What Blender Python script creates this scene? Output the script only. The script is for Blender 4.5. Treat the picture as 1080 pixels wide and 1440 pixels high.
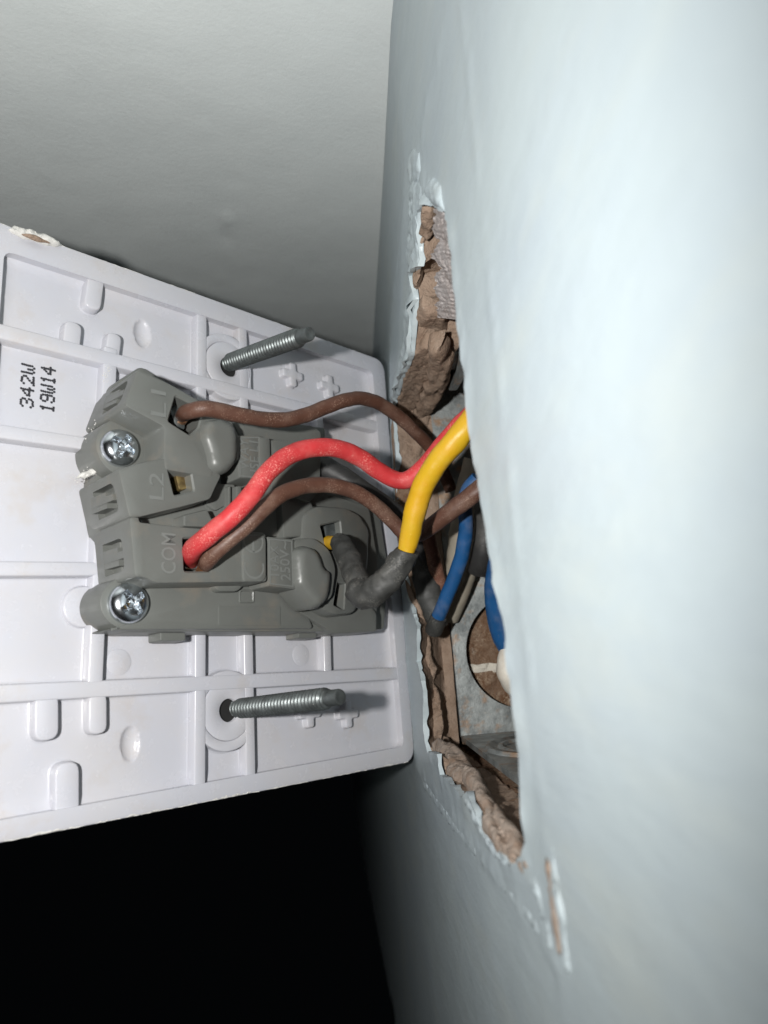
import bpy, bmesh, math, random
from mathutils import Vector, Matrix, noise
from mathutils.geometry import delaunay_2d_cdt
random.seed(7)
MM = 0.001
scene = bpy.context.scene
col = scene.collection
for o in list(bpy.data.objects): bpy.data.objects.remove(o)

# ---------------------------------------------------------------- camera, world, light
# World frame: the wall face is the plane X = 0 (the room is X < 0), Y runs along it away from the
# camera, Z up the wall. Lengths below are millimetres; MM turns them into metres.
def frame(rows, loc):
    m = Matrix(rows).to_4x4(); m.translation = Vector(loc) * MM; return m
CAM = frame([[0.99309, 0.05674, -0.1027], [-0.09234, -0.16207, -0.98245], [-0.07239, 0.98515, -0.15572]],(-18.14,-148.12,26.93))
cd = bpy.data.cameras.new('camera'); cam = bpy.data.objects.new('camera', cd); col.objects.link(cam)
cam.matrix_world = CAM
cd.sensor_fit = 'VERTICAL'; cd.sensor_height = 36; cd.lens = 36 * 1014.13 / 1440
cd.clip_start = 0.004; cd.clip_end = 20
cd.dof.use_dof = True; cd.dof.focus_distance = 0.118; cd.dof.aperture_fstop = 25.35 / 0.95
scene.camera = cam

world = bpy.data.worlds.new('World'); scene.world = world; world.use_nodes = True
world.node_tree.nodes['Background'].inputs[0].default_value = (0.5, 0.6, 0.7, 1)
world.node_tree.nodes['Background'].inputs[1].default_value = 0.002

fl = bpy.data.lights.new('phone_flash', 'SPOT'); flash = bpy.data.objects.new('phone_flash', fl); col.objects.link(flash)
flash.matrix_world = CAM @ Matrix.Translation((-0.023, 0.005, 0.011)) @ Matrix.Rotation(math.radians(17), 4, 'Y') @ Matrix.Rotation(math.radians(2), 4, 'X')
fl.energy = 0.88; fl.shadow_soft_size = 0.0022; fl.spot_size = math.radians(144); fl.spot_blend = 0.82
fl.color = (1.0, 0.985, 0.96)

vs = scene.view_settings
vs.view_transform = 'Standard'; vs.look = 'None'; vs.exposure = 0.0; vs.gamma = 1.0; vs.use_curve_mapping = False
scene.render.engine = 'CYCLES'
scene.render.resolution_x = 768; scene.render.resolution_y = 1024

# ---------------------------------------------------------------- materials
def mat(name, base, rough=0.5, metal=0.0, spec=0.5, coat=0.0, sss=0.0, var=None, dust=None, bump=None, bump2=None, stretch=(1, 1, 1), rvar=0.0):
    """var=(colour2, scale, lo, hi); dust=(colour, scale, lo, hi); bump=(scale, strength, distance mm)"""
    m = bpy.data.materials.new(name); m.use_nodes = True
    nt = m.node_tree; N = nt.nodes; L = nt.links
    b = N['Principled BSDF']
    b.inputs['Roughness'].default_value = rough; b.inputs['Metallic'].default_value = metal
    b.inputs['Specular IOR Level'].default_value = spec; b.inputs['Coat Weight'].default_value = coat
    if sss:
        b.inputs['Subsurface Weight'].default_value = sss
        b.inputs['Subsurface Radius'].default_value = (1, 0.8, 0.7); b.inputs['Subsurface Scale'].default_value = 0.0012
    tc = N.new('ShaderNodeTexCoord'); mp = N.new('ShaderNodeMapping'); mp.inputs['Scale'].default_value = stretch
    L.new(tc.outputs['Object'], mp.inputs['Vector'])
    def nz(scale, detail=4, rough=0.6):
        n = N.new('ShaderNodeTexNoise'); n.inputs['Scale'].default_value = scale
        n.inputs['Detail'].default_value = detail; n.inputs['Roughness'].default_value = rough
        L.new(mp.outputs[0], n.inputs['Vector']); return n.outputs['Fac']
    def ramp(fac, lo, hi):
        r = N.new('ShaderNodeMapRange'); r.inputs['From Min'].default_value = lo; r.inputs['From Max'].default_value = hi
        r.clamp = True; L.new(fac, r.inputs['Value']); return r.outputs[0]
    rgb = N.new('ShaderNodeRGB'); rgb.outputs[0].default_value = (*base, 1); c = rgb.outputs[0]
    many = lambda q: () if not q else (tuple(q) if isinstance(q[1], tuple) else (q,))
    for layer in many(var) + many(dust):
        c2, sc, lo, hi = layer[:4]; fac = ramp(nz(sc, 6, 0.65), lo, hi)
        if len(layer) > 4:
            ml = N.new('ShaderNodeMath'); ml.operation = 'MULTIPLY'; L.new(fac, ml.inputs[0]); L.new(ramp(nz(layer[4], 4, 0.6), 0.46, 0.62), ml.inputs[1]); fac = ml.outputs[0]
        mx = N.new('ShaderNodeMix'); mx.data_type = 'RGBA'
        L.new(fac, mx.inputs['Factor'])
        L.new(c, mx.inputs['A']); mx.inputs['B'].default_value = (*c2, 1)
        c = mx.outputs['Result']
    L.new(c, b.inputs['Base Color'])
    if rvar:
        r = N.new('ShaderNodeMapRange'); r.inputs['To Min'].default_value = max(0.05, rough - rvar); r.inputs['To Max'].default_value = min(1, rough + rvar)
        r.inputs['From Min'].default_value = 0.3; r.inputs['From Max'].default_value = 0.7
        L.new(nz(350, 5), r.inputs['Value']); L.new(r.outputs[0], b.inputs['Roughness'])
    prev = None
    for bb in (bump, bump2):
        if not bb: continue
        sc, st, di = bb
        bn = N.new('ShaderNodeBump'); bn.inputs['Strength'].default_value = st; bn.inputs['Distance'].default_value = di * MM
        L.new(nz(sc, 5), bn.inputs['Height'])
        if prev: L.new(prev, bn.inputs['Normal'])
        prev = bn.outputs[0]
    if prev: L.new(prev, b.inputs['Normal'])
    return m
M = {}
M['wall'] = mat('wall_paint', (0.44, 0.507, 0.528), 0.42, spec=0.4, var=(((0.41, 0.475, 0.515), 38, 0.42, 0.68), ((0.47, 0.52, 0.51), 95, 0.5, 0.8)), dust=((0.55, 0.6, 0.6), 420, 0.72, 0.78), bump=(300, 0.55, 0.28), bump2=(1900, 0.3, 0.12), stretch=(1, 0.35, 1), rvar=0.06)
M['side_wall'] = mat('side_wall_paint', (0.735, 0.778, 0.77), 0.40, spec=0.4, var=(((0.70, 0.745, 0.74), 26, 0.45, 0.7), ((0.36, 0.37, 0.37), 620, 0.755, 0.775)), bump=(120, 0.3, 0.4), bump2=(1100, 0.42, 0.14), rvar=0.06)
M['paint_chip'] = mat('chipped_paint', (0.66, 0.70, 0.70), 0.5, var=((0.50, 0.46, 0.41), 900, 0.55, 0.75), bump=(1800, 0.5, 0.3))
M['white_chip'] = mat('white_paint_flake', (0.60, 0.59, 0.56), 0.6, bump=(2500, 0.5, 0.25))
M['plaster'] = mat('brown_plaster', (0.31, 0.23, 0.175), 0.85, spec=0.2, var=((0.23, 0.16, 0.115), 260, 0.4, 0.7), dust=((0.42, 0.36, 0.30), 1500, 0.6, 0.75, 200), bump=(700, 0.9, 0.55), bump2=(3000, 0.8, 0.22))
M['plaster_pale'] = mat('pale_plaster', (0.34, 0.28, 0.235), 0.85, spec=0.2, var=((0.26, 0.18, 0.13), 300, 0.45, 0.7), dust=((0.5, 0.45, 0.4), 1500, 0.62, 0.75), bump=(800, 0.8, 0.5), bump2=(3800, 0.5, 0.15))
M['grey_plaster'] = mat('grey_plaster', (0.36, 0.335, 0.328), 0.8, spec=0.2, var=((0.27, 0.235, 0.22), 400, 0.45, 0.7), bump=(1600, 0.6, 0.25))
M['brick'] = mat('brick', (0.27, 0.182, 0.125), 0.95, spec=0.15, var=((0.17, 0.09, 0.05), 500, 0.4, 0.65), dust=(((0.46, 0.35, 0.25), 1700, 0.48, 0.62, 170), ((0.52, 0.45, 0.38), 420, 0.62, 0.8)), bump=(2200, 1.0, 0.6), bump2=(6000, 0.7, 0.25))
M['mortar'] = mat('mortar', (0.62, 0.58, 0.5), 0.9, bump=(2500, 0.8, 0.3))
M['galv'] = mat('galvanised_steel', (0.35, 0.375, 0.37), 0.48, metal=0.5, var=((0.17, 0.185, 0.185), 240, 0.42, 0.62), dust=(((0.33, 0.22, 0.145), 330, 0.52, 0.68), ((0.45, 0.42, 0.38), 2200, 0.58, 0.7, 300)), bump=(1300, 0.5, 0.16), rvar=0.12)
M['plate'] = mat('white_plastic', (0.505, 0.51, 0.555), 0.24, spec=0.5, sss=0.12, var=((0.525, 0.515, 0.53), 60, 0.4, 0.7), dust=(((0.44, 0.36, 0.27), 75, 0.55, 1.0), ((0.2, 0.17, 0.14), 1300, 0.775, 0.80)), bump=(700, 0.12, 0.06), rvar=0.07)
M['housing'] = mat('grey_plastic', (0.132, 0.138, 0.129), 0.36, spec=0.45, var=((0.12, 0.124, 0.115), 110, 0.4, 0.7), dust=(((0.2, 0.17, 0.135), 150, 0.54, 0.9), ((0.5, 0.48, 0.45), 3000, 0.73, 0.77)), bump=(2600, 0.15, 0.05), rvar=0.08)
M['emboss'] = mat('raised_lettering', (0.165, 0.173, 0.165), 0.36, spec=0.5)
M['ink'] = mat('black_ink', (0.025, 0.025, 0.03), 0.6)
M['screw'] = mat('zinc_screw_steel', (0.15, 0.168, 0.168), 0.45, metal=0.7, var=((0.10, 0.11, 0.11), 600, 0.4, 0.65), dust=((0.45, 0.43, 0.40), 2600, 0.66, 0.72), rvar=0.1)
M['bright'] = mat('bright_screw_steel', (0.72, 0.76, 0.80), 0.22, metal=1.0, var=((0.55, 0.59, 0.63), 700, 0.5, 0.7), rvar=0.05)
M['brass'] = mat('brass', (0.30, 0.22, 0.09), 0.4, metal=0.8, var=((0.16, 0.11, 0.05), 900, 0.4, 0.65))
M['copper'] = mat('copper', (0.55, 0.27, 0.13), 0.4, metal=0.8)
def sheath(name, base, rough=0.5, dcol=(0.5, 0.4, 0.34), dlo=0.56, base2=None):
    return mat(name, base, rough, spec=0.4, var=(base2 or tuple(v * 0.78 for v in base), 220, 0.4, 0.7), dust=((dcol, 4200, dlo, dlo + 0.16, 240), (dcol, 1700, 0.64, 0.85), (dcol, 170, 0.5, 1.25)), bump=(1500, 0.35, 0.12), bump2=(5200, 0.3, 0.06), rvar=0.08)
M['red'] = sheath('red_sheath', (0.52, 0.038, 0.042), 0.52, (0.74, 0.30, 0.26), 0.52)
M['brown'] = sheath('brown_sheath', (0.10, 0.046, 0.031), 0.5, (0.36, 0.25, 0.19), 0.53)
M['brown_dusty'] = sheath('dusty_brown_sheath', (0.14, 0.055, 0.035), 0.65, (0.40, 0.26, 0.18), 0.50)
M['yellow'] = sheath('yellow_sheath', (0.54, 0.33, 0.014), 0.42, (0.70, 0.45, 0.10), 0.68, (0.56, 0.29, 0.008))
M['blue'] = sheath('blue_sheath', (0.012, 0.078, 0.215), 0.4, (0.25, 0.25, 0.28), 0.66)
M['grey_sleeve'] = sheath('grey_sleeve', (0.042, 0.043, 0.041), 0.55, (0.17, 0.165, 0.15), 0.5)
M['black_sleeve'] = sheath('black_sleeve', (0.028, 0.028, 0.028), 0.5, (0.2, 0.19, 0.17), 0.62)
M['beige'] = sheath('beige_sheath', (0.34, 0.31, 0.25), 0.6, (0.3, 0.2, 0.14), 0.6)
M['cream'] = sheath('cream_plastic', (0.70, 0.66, 0.58), 0.45, (0.4, 0.3, 0.2), 0.7)
M['dark'] = mat('painted_hole_shade', (0.012, 0.012, 0.012), 0.9)  # near-black colour that paints the shade inside small holes

# ---------------------------------------------------------------- mesh helpers (all in mm)
def link(name, verts, faces, m, parent=None, smooth=40, kind=None, label=None):
    me = bpy.data.meshes.new(name)
    me.from_pydata([(v[0] * MM, v[1] * MM, v[2] * MM) for v in verts], [], faces)
    bm = bmesh.new(); bm.from_mesh(me); bmesh.ops.recalc_face_normals(bm, faces=bm.faces); bm.to_mesh(me); bm.free()
    if smooth:
        me.polygons.foreach_set('use_smooth', [True] * len(me.polygons)); me.set_sharp_from_angle(angle=math.radians(smooth))
    me.materials.append(M[m]); me.update()
    o = bpy.data.objects.new(name, me); col.objects.link(o)
    if parent: o.parent = parent
    if kind: o['kind'] = kind
    if label: o['label'] = label
    return o
def tag(o, label=None, cat=None, group=None, kind=None):
    if label: o['label'] = label
    if cat: o['category'] = cat
    if group: o['group'] = group
    if kind: o['kind'] = kind
    return o
def area2(p): return sum(p[i - 1][0] * p[i][1] - p[i][0] * p[i - 1][1] for i in range(len(p)))
def ccw(p): p = [tuple(q) for q in p]; return p if area2(p) > 0 else p[::-1]
def rounded(p, r, n=4):
    """round the corners of a polygon"""
    out = []; k = len(p); rr = r if isinstance(r, (list, tuple)) else [r] * k
    for i in range(k):
        a, b, c = Vector(p[i - 1]), Vector(p[i]), Vector(p[(i + 1) % k])
        d1, d2 = (a - b), (c - b); t = min(rr[i], d1.length * .45, d2.length * .45)
        if t < 1e-3: out.append(tuple(b)); continue
        s, e = b + d1.normalized() * t, b + d2.normalized() * t
        for j in range(n + 1):
            q = j / n; out.append(tuple(s * (1 - q) ** 2 + b * 2 * q * (1 - q) + e * q * q))
    return out
def offset(p, d):
    """offset a CCW polygon outwards by d"""
    out = []; k = len(p)
    for i in range(k):
        a, b, c = Vector(p[i - 1]), Vector(p[i]), Vector(p[(i + 1) % k])
        e1, e2 = (b - a), (c - b)
        n1 = Vector((e1.y, -e1.x)); n2 = Vector((e2.y, -e2.x))
        if n1.length > 1e-9: n1.normalize()
        if n2.length > 1e-9: n2.normalize()
        n = n1 + n2
        if n.length < 1e-6: n = n1
        n.normalize(); s = 1 / max(0.5, n.dot(n1)) if n1.length > 0 else 1
        out.append(tuple(b + n * d * s))
    return out
def inside(pt, poly):
    x, y = pt; r = False; j = len(poly) - 1
    for i in range(len(poly)):
        xi, yi = poly[i][0], poly[i][1]; xj, yj = poly[j][0], poly[j][1]
        if (yi > y) != (yj > y) and x < (xj - xi) * (y - yi) / (yj - yi) + xi: r = not r
        j = i
    return r
def seg_dist(p, poly):
    best = 1e9; x, y = p
    for i in range(len(poly)):
        ax, ay = poly[i - 1][0], poly[i - 1][1]; bx, by = poly[i][0], poly[i][1]
        dx, dy = bx - ax, by - ay; l2 = dx * dx + dy * dy
        t = 0 if l2 < 1e-12 else max(0, min(1, ((x - ax) * dx + (y - ay) * dy) / l2))
        best = min(best, (ax + t * dx - x) ** 2 + (ay + t * dy - y) ** 2)
    return math.sqrt(best)
def cdt(outer, holes=(), extra=()):
    pts = []; edges = []
    for ring in [outer] + list(holes):
        s = len(pts); k = len(ring); pts += [Vector((q[0], q[1])) for q in ring]
        edges += [(s + i, s + (i + 1) % k) for i in range(k)]
    pts += [Vector(q) for q in extra]
    v, e, f, *_ = delaunay_2d_cdt(pts, edges, [], 0, 1e-5)
    v = [tuple(q) for q in v]; keep = []
    for t in f:
        c = (sum(v[i][0] for i in t) / len(t), sum(v[i][1] for i in t) / len(t))
        if inside(c, outer) and not any(inside(c, h) for h in holes): keep.append(tuple(t))
    return v, keep
class MB:
    def __init__(s): s.v = []; s.f = []
    def add(s, v, f):
        k = len(s.v); s.v += [tuple(q) for q in v]; s.f += [tuple(i + k for i in t) for t in f]; return s
    def ring_strip(s, r1, r2):
        k = len(r1); s.add(list(r1) + list(r2), [(i, (i + 1) % k, k + (i + 1) % k, k + i) for i in range(k)])
    def prism(s, poly, h0, h1, bev=0.35, draft=0.0, fillet=0.0, holes=(), hole_floor=None, top=None, bottom=False):
        """solid over a polygon in the (u, v) plane, rounded top edge; top(u, v) -> extra height"""
        p = ccw(poly); tf = top or (lambda u, v: 0.0)
        prof = []
        if fillet: prof += [(fillet, h0), (fillet * .3, h0 + fillet * .3), (draft * .9, h0 + fillet)]
        else: prof += [(draft, h0)]
        prof += [(0, h1 - bev), (-bev * .3, h1 - bev * .3), (-bev, h1)]
        prev = None
        for d, h in prof:
            r = [(q[0], q[1], h + (tf(*q) if h > h0 + 1e-6 else 0)) for q in offset(p, d)]
            if prev: s.ring_strip(prev, r)
            prev = r
        hs = []
        for i, hp in enumerate(holes):
            hp = ccw(hp); b2 = min(bev, .25)
            o = [(q[0], q[1], h1 + tf(*q)) for q in offset(hp, b2)]; m1 = [(q[0], q[1], h1 - b2 + tf(*q)) for q in hp]
            hf = hole_floor if hole_floor is not None else h0
            m2 = [(q[0], q[1], hf) for q in hp]
            s.ring_strip(o, m1); s.ring_strip(m1, m2); hs.append([(a, b) for a, b, c in o])
            fv, ff = cdt(hp); s.add([(a, b, hf) for a, b in fv], ff)
        cv, cf = cdt([(a, b) for a, b, c in prev], hs)
        s.add([(a, b, h1 + tf(a, b)) for a, b in cv], cf)
        if bottom:
            cv, cf = cdt(offset(p, prof[0][0])); s.add([(a, b, h0) for a, b in cv], cf)
        return s
    def box(s, a, b):
        (x0, y0, z0), (x1, y1, z1) = a, b
        s.add([(x0, y0, z0), (x1, y0, z0), (x1, y1, z0), (x0, y1, z0), (x0, y0, z1), (x1, y0, z1), (x1, y1, z1), (x0, y1, z1)],
              [(0, 3, 2, 1), (4, 5, 6, 7), (0, 1, 5, 4), (1, 2, 6, 5), (2, 3, 7, 6), (3, 0, 4, 7)]); return s
    def build(s, name, m, parent=None, weld=True, **k):
        v, f = s.v, s.f
        if weld:
            idx = {}; nv = []; mp = []
            for q in v:
                key = (round(q[0], 3), round(q[1], 3), round(q[2], 3))
                if key not in idx: idx[key] = len(nv); nv.append(q)
                mp.append(idx[key])
            f2 = []
            for t in f:
                t = [mp[i] for i in t]; t = [t[i] for i in range(len(t)) if t[i] != t[i - 1]]
                if len(set(t)) >= 3 and len(set(t)) == len(t): f2.append(tuple(t))
            seen = set(); f3 = []
            for t in f2:
                kk = tuple(sorted(t))
                if kk in seen: continue
                seen.add(kk); f3.append(t)
            v, f = nv, f3
        return link(name, v, f, m, parent, **k)
def catmull(pts, step=0.5):
    P = [Vector(p) for p in pts]; P = [P[0] * 2 - P[1]] + P + [P[-1] * 2 - P[-2]]; out = []
    for i in range(1, len(P) - 2):
        a, b, c, d = P[i - 1:i + 3]; n = max(2, int((c - b).xyz.length / step))
        for j in range(n):
            t = j / n
            out.append(0.5 * ((2 * b) + (c - a) * t + (2 * a - 5 * b + 4 * c - d) * t * t + (3 * b - a - 3 * c + d) * t ** 3))
    out.append(P[-2]); return out
def tube(mb, pts, r, seg=18, step=0.5, wob=0.075, flat=None, cap=True, seed=0):
    """round-section tube along a smooth path; r may be a list of radii per control point"""
    k = len(pts); rr = r if isinstance(r, (list, tuple)) else [r] * k
    path = catmull([(*p, rr[i]) for i, p in enumerate(pts)], step)
    path = [(Vector(q[:3]), q[3]) for q in path]
    rings = []; nrm = None
    for i, (p, rad) in enumerate(path):
        t = (path[min(i + 1, len(path) - 1)][0] - path[max(i - 1, 0)][0]).normalized()
        if nrm is None: nrm = t.orthogonal().normalized()
        nrm = (nrm - t * nrm.dot(t)).normalized(); bn = t.cross(nrm)
        ring = []
        for j in range(seg):
            a = 2 * math.pi * j / seg; d = nrm * math.cos(a) + bn * math.sin(a)
            w = 1 + wob * noise.noise((p + d * rad) * 0.45 + Vector((seed * 7.1, 0, 0))) + wob * .5 * noise.noise((p + d * rad) * 1.6)
            q = p + d * rad * w
            if flat: q -= flat[0] * ((q - p).dot(flat[0])) * flat[1]
            ring.append(tuple(q))
        rings.append(ring)
    for a, b in zip(rings, rings[1:]): mb.ring_strip(a, b)
    if cap:
        for ring in (rings[0], rings[-1]):
            c = sum((Vector(q) for q in ring), Vector()) / seg
            mb.add([tuple(c)] + ring, [(0, 1 + j, 1 + (j + 1) % seg) for j in range(seg)])
    return mb
def pillow(pts3, nrm, height, step=0.8, edge=1.6, rough=0.35, freq=0.5, seed=0, back=1.0, mb=None, jag=0.0, ysq=1.0, jf=.9):
    """lumpy solid over a flat outline: rises along nrm away from its edge, closed behind"""
    n = Vector(nrm).normalized(); o = sum((Vector(p) for p in pts3), Vector()) / len(pts3)
    a = n.orthogonal().normalized(); b = n.cross(a)
    poly = ccw([((Vector(p) - o).dot(a), (Vector(p) - o).dot(b)) for p in pts3])
    ring = []
    for i in range(len(poly)):
        p, q = Vector(poly[i]), Vector(poly[(i + 1) % len(poly)]); k = max(1, int((q - p).length / step))
        for j in range(k):
            r = p.lerp(q, j / k)
            if jag: r += Vector((noise.noise((r.x * jf, r.y * jf, seed)), noise.noise((r.x * jf, r.y * jf, seed + 9)))) * jag
            ring.append(tuple(r))
    xs = [q[0] for q in ring]; ys = [q[1] for q in ring]; rnd = random.Random(seed); ex = []
    x = min(xs)
    while x < max(xs):
        y = min(ys)
        while y < max(ys):
            q = (x + rnd.uniform(-.3, .3) * step, y + rnd.uniform(-.3, .3) * step)
            if inside(q, ring) and seg_dist(q, ring) > step * .45: ex.append(q)
            y += step
        x += step
    v, f = cdt(ring, (), ex)
    out = []
    for q in v:
        d = min(1, seg_dist(q, ring) / edge); hh = height * math.sqrt(max(0, 1 - (1 - d) ** 2))
        w = o + a * q[0] + b * q[1]
        ws = Vector((w.x, w.y * ysq, w.z))
        nz = noise.fractal(ws * freq + Vector((seed * 3.3, 0, 0)), 0.75, 2.1, 6) * rough * (0.35 + d)
        cr = abs(noise.noise(ws * freq * .35 + Vector((0, seed * 5.7, 3)))); crack = -rough * 1.2 * max(0, 1 - cr / .05) * d
        if rough > .3: nz += noise.fractal(ws * 1.3, .7, 2.2, 4) * .3 * d
        out.append(tuple(w + n * (hh + nz + crack)))
    mb2 = mb or MB(); mb2.add(out, f)
    rt = [tuple(o + a * q[0] + b * q[1] - n * back) for q in ring]
    bi = {(round(q[0], 4), round(q[1], 4)): i for i, q in enumerate(v)}
    try:
        top = [out[bi[(round(q[0], 4), round(q[1], 4))]] for q in ring]
    except KeyError:
        top = [min(((Vector(v[i]) - Vector(q)).length, out[i]) for i in range(len(v)))[1] for q in ring]
    mb2.ring_strip(top, rt)
    return mb2

# ---------------------------------------------------------------- the wall with its broken hole
HOLE = [(-58.07,83.89),(-53.57,84.53),(-52.48,82.62),(-50.27,78.72),(-44.16,80.43),(-44.19,76.29),(-40.57,74.41),(-35.59,70.53),(-21.98,71.48),(-12,71.09),(-6.13,68.48),(-7.68,61.05),(-3.82,53.47),(-4.36,46.61),(-6.18,36.37),(-12.79,29.47),(-19.33,25.89),(-15.1,20.13),(-19.53,16.87),(-16.5,9.85),(-16.92,4.41),(-29.96,6.28),(-31.95,3.61),(-42.71,3.98),(-48.01,3.4),(-52.95,5.26),(-56.31,4.3),(-59.59,2.88),(-60.82,2.33),(-65.8,2.08),(-72.64,2.45),(-77.27,4.72),(-78.77,6.28),(-79.45,10.07),(-79.67,13.27),(-80.1,17.04),(-79.2,19.95),(-79.06,23.67),(-78.43,27.62),(-76.8,31.44),(-75.87,35.17),(-74.3,40.02),(-73.3,42.55),(-72.03,48.08),(-72.79,52.42),(-71.91,55.74),(-71.25,61.57),(-71.1,65.92),(-71.15,70.79),(-69.58,75.37),(-64.63,79.04)]
def jagged(p, step, amp, seed):
    out = []
    for i in range(len(p)):
        a, b = Vector(p[i]), Vector(p[(i + 1) % len(p)]); k = max(1, int((b - a).length / step))
        for j in range(k):
            q = a.lerp(b, j / k)
            out.append((q.x + amp * noise.fractal((q.x * .8, q.y * .8, seed), .7, 2, 4), q.y + amp * noise.fractal((q.x * .8, q.y * .8, seed + 5), .7, 2, 4)))
    return out
hole = ccw(jagged(HOLE, 0.9, 0.45, 2.0))
near_lip = lambda y, z: y < -66
def ridge(t, w): return math.exp(-(t / w) ** 2)
def wall_x(y, z, dh):
    """relief of the painted face, mm (negative = proud of the wall)"""
    x = noise.fractal((y * .02, z * .02, 1), .8, 2, 3) * .12
    f1 = noise.fractal((y * .25, z * .25, 4), .8, 2, 4)
    # old paint line left by the plate's outline
    if -88 < y < 3: x -= max(0, .16 + .30 * f1) * ridge(z + 0.8 + .7 * f1, .45) + max(0, .14 + .2 * f1) * ridge(z - 93, 1.2)
    if -4 < z < 96: x -= max(0, .10 + .16 * f1) * ridge(y + 85.5 + .6 * f1, .9)
    if 0 < z < 90 and y > -20: x -= max(0, .2 + .3 * f1) * ridge(y - 1.0, .7)
    # paint swollen round the broken edge
    x -= max(0, .22 + .3 * f1) * math.exp(-(dh / 1.8) ** 2)
    if z > 60 and -62 < y < -8: x -= (.45 + .6 * f1) * math.exp(-(dh / 3.5) ** 2)
    # the face bends away a little beyond the plate
    up = max(0, min(1, (z - 55) / 45)); yc = 2 - 48 * up
    if y > yc: x += (y - yc) * (.02 + .036 * up)
    return x
OUT = [(-150, -105), (152.6, -122.5), (489, -158), (700, -165), (700, 134), (-150, 134)]
def grid(x0, x1, y0, y1, st, seed):
    r = random.Random(seed); out = []; x = x0
    while x <= x1:
        y = y0
        while y <= y1: out.append((x + r.uniform(-.25, .25) * st, y + r.uniform(-.25, .25) * st)); y += st
        x += st
    return out
hole_box = offset(hole, 4.0)
ex = [q for q in grid(-96, 10, -12, 106, 1.1, 1) if not inside(q, hole) and seg_dist(q, hole[::2]) > .5]
ex += [q for q in grid(-148, 150, -120, 133, 5.0, 2) + grid(160, 690, -160, 133, 12.0, 3) if not (-98 < q[0] < 12 and -14 < q[1] < 108) and inside(q, offset(ccw(OUT), -1.5))]
wv, wf = cdt(ccw(OUT), [hole], ex)
wall_v = []
for q in wv:
    near = -100 < q[0] < 14 and -16 < q[1] < 110
    wall_v.append((wall_x(q[0], q[1], seg_dist(q, hole[::2]) if near else 99), q[0], q[1]))
wb = MB(); wb.add(wall_v, wf)
# broken thickness of the paint and skim, then the outer edges of the slab
kk = {(round(q[0], 4), round(q[1], 4)): i for i, q in enumerate(wv)}
rim = [wall_v[kk[(round(q[0], 4), round(q[1], 4))]] for q in hole if (round(q[0], 4), round(q[1], 4)) in kk]
r2 = [(p[0] + .75 + .7 * noise.noise((p[1] * .5, p[2] * .5, 3)), p[1], p[2]) for p in rim]
wb.ring_strip(rim, r2)
oo = ccw(OUT); wb.ring_strip([(wall_x(q[0], q[1], 99), *q) for q in oo], [(60, *q) for q in oo])
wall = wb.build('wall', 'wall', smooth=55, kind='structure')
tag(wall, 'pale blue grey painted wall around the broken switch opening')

# rough sides of the opening, running back to the box (undercut on the camera's side)
rows = []
for k in range(13):
    x = 0.7 + k * 0.62; r = []; s = min(1, x / 6)
    for i, q in enumerate(hole):
        y, z = q; ty, tz = y, z
        if z > 62: tz = z + ((83.5 if y < -46 else z + 1.5) - z) * s * .8
        if z < 9: tz = z + (2.6 - z) * s
        if y > -24 and 6 < z < 70: ty = y + (-5.0 - y) * s
        if y < -62: ty = y - 6 * s
        m = noise.fractal((x * .35, y * .35, z * .35), .75, 2.1, 5) * .7 * s
        r.append((x, ty + m, tz + m * .6))
    rows.append(r)
rv = MB()
for a, b in zip(rows, rows[1:]): rv.ring_strip(a, b)
rv.build('opening_side', 'plaster', wall, smooth=60)

# masonry behind the box, seen through its knock-out
def rough_sheet(u0, u1, v0, v1, st, fn, amp, freq, seed):
    nu, nv = int((u1 - u0) / st), int((v1 - v0) / st); V = []; Fc = []
    for i in range(nu + 1):
        for j in range(nv + 1):
            u, v = u0 + i * (u1 - u0) / nu, v0 + j * (v1 - v0) / nv
            V.append(fn(u, v, amp * noise.fractal((u * freq, v * freq, seed), .7, 2.1, 5)))
    for i in range(nu):
        for j in range(nv):
            a = i * (nv + 1) + j; Fc.append((a, a + 1, a + nv + 2, a + nv + 1))
    return V, Fc
mb = MB(); mb.add(*rough_sheet(6, 23.3, -2, 16.4, .8, lambda u, v, n: (u, -0.6 + n, v), .8, .3, 3)); mb.build('brick', 'brick', wall, smooth=60)
mb = MB(); mb.add(*rough_sheet(6, 23.9, 17.6, 84, .8, lambda u, v, n: (u, -0.4 + n, v), .8, .3, 13)); mb.build('brick', 'brick', wall, smooth=60)
mb = MB(); mb.add(*rough_sheet(6, 19.8, 16.2, 17.9, .4, lambda u, v, n: (u, -0.9 + n * 1.4, v + .6 * noise.noise((u * .6, v, 2))), .5, .6, 8)); mb.build('mortar_joint', 'mortar', wall, smooth=60)
mb = MB(); mb.add(*rough_sheet(5, 50, -86, 2, 1.2, lambda u, v, n: (u, v, 2.2 + n), .9, .3, 5)); mb.build('brick', 'brick', wall, smooth=60)
mb = MB(); mb.add(*rough_sheet(4, 50, -86, 2, 1.2, lambda u, v, n: (u, v, 84 + n), .9, .3, 6)); mb.build('brick', 'brick', wall, smooth=60)

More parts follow.
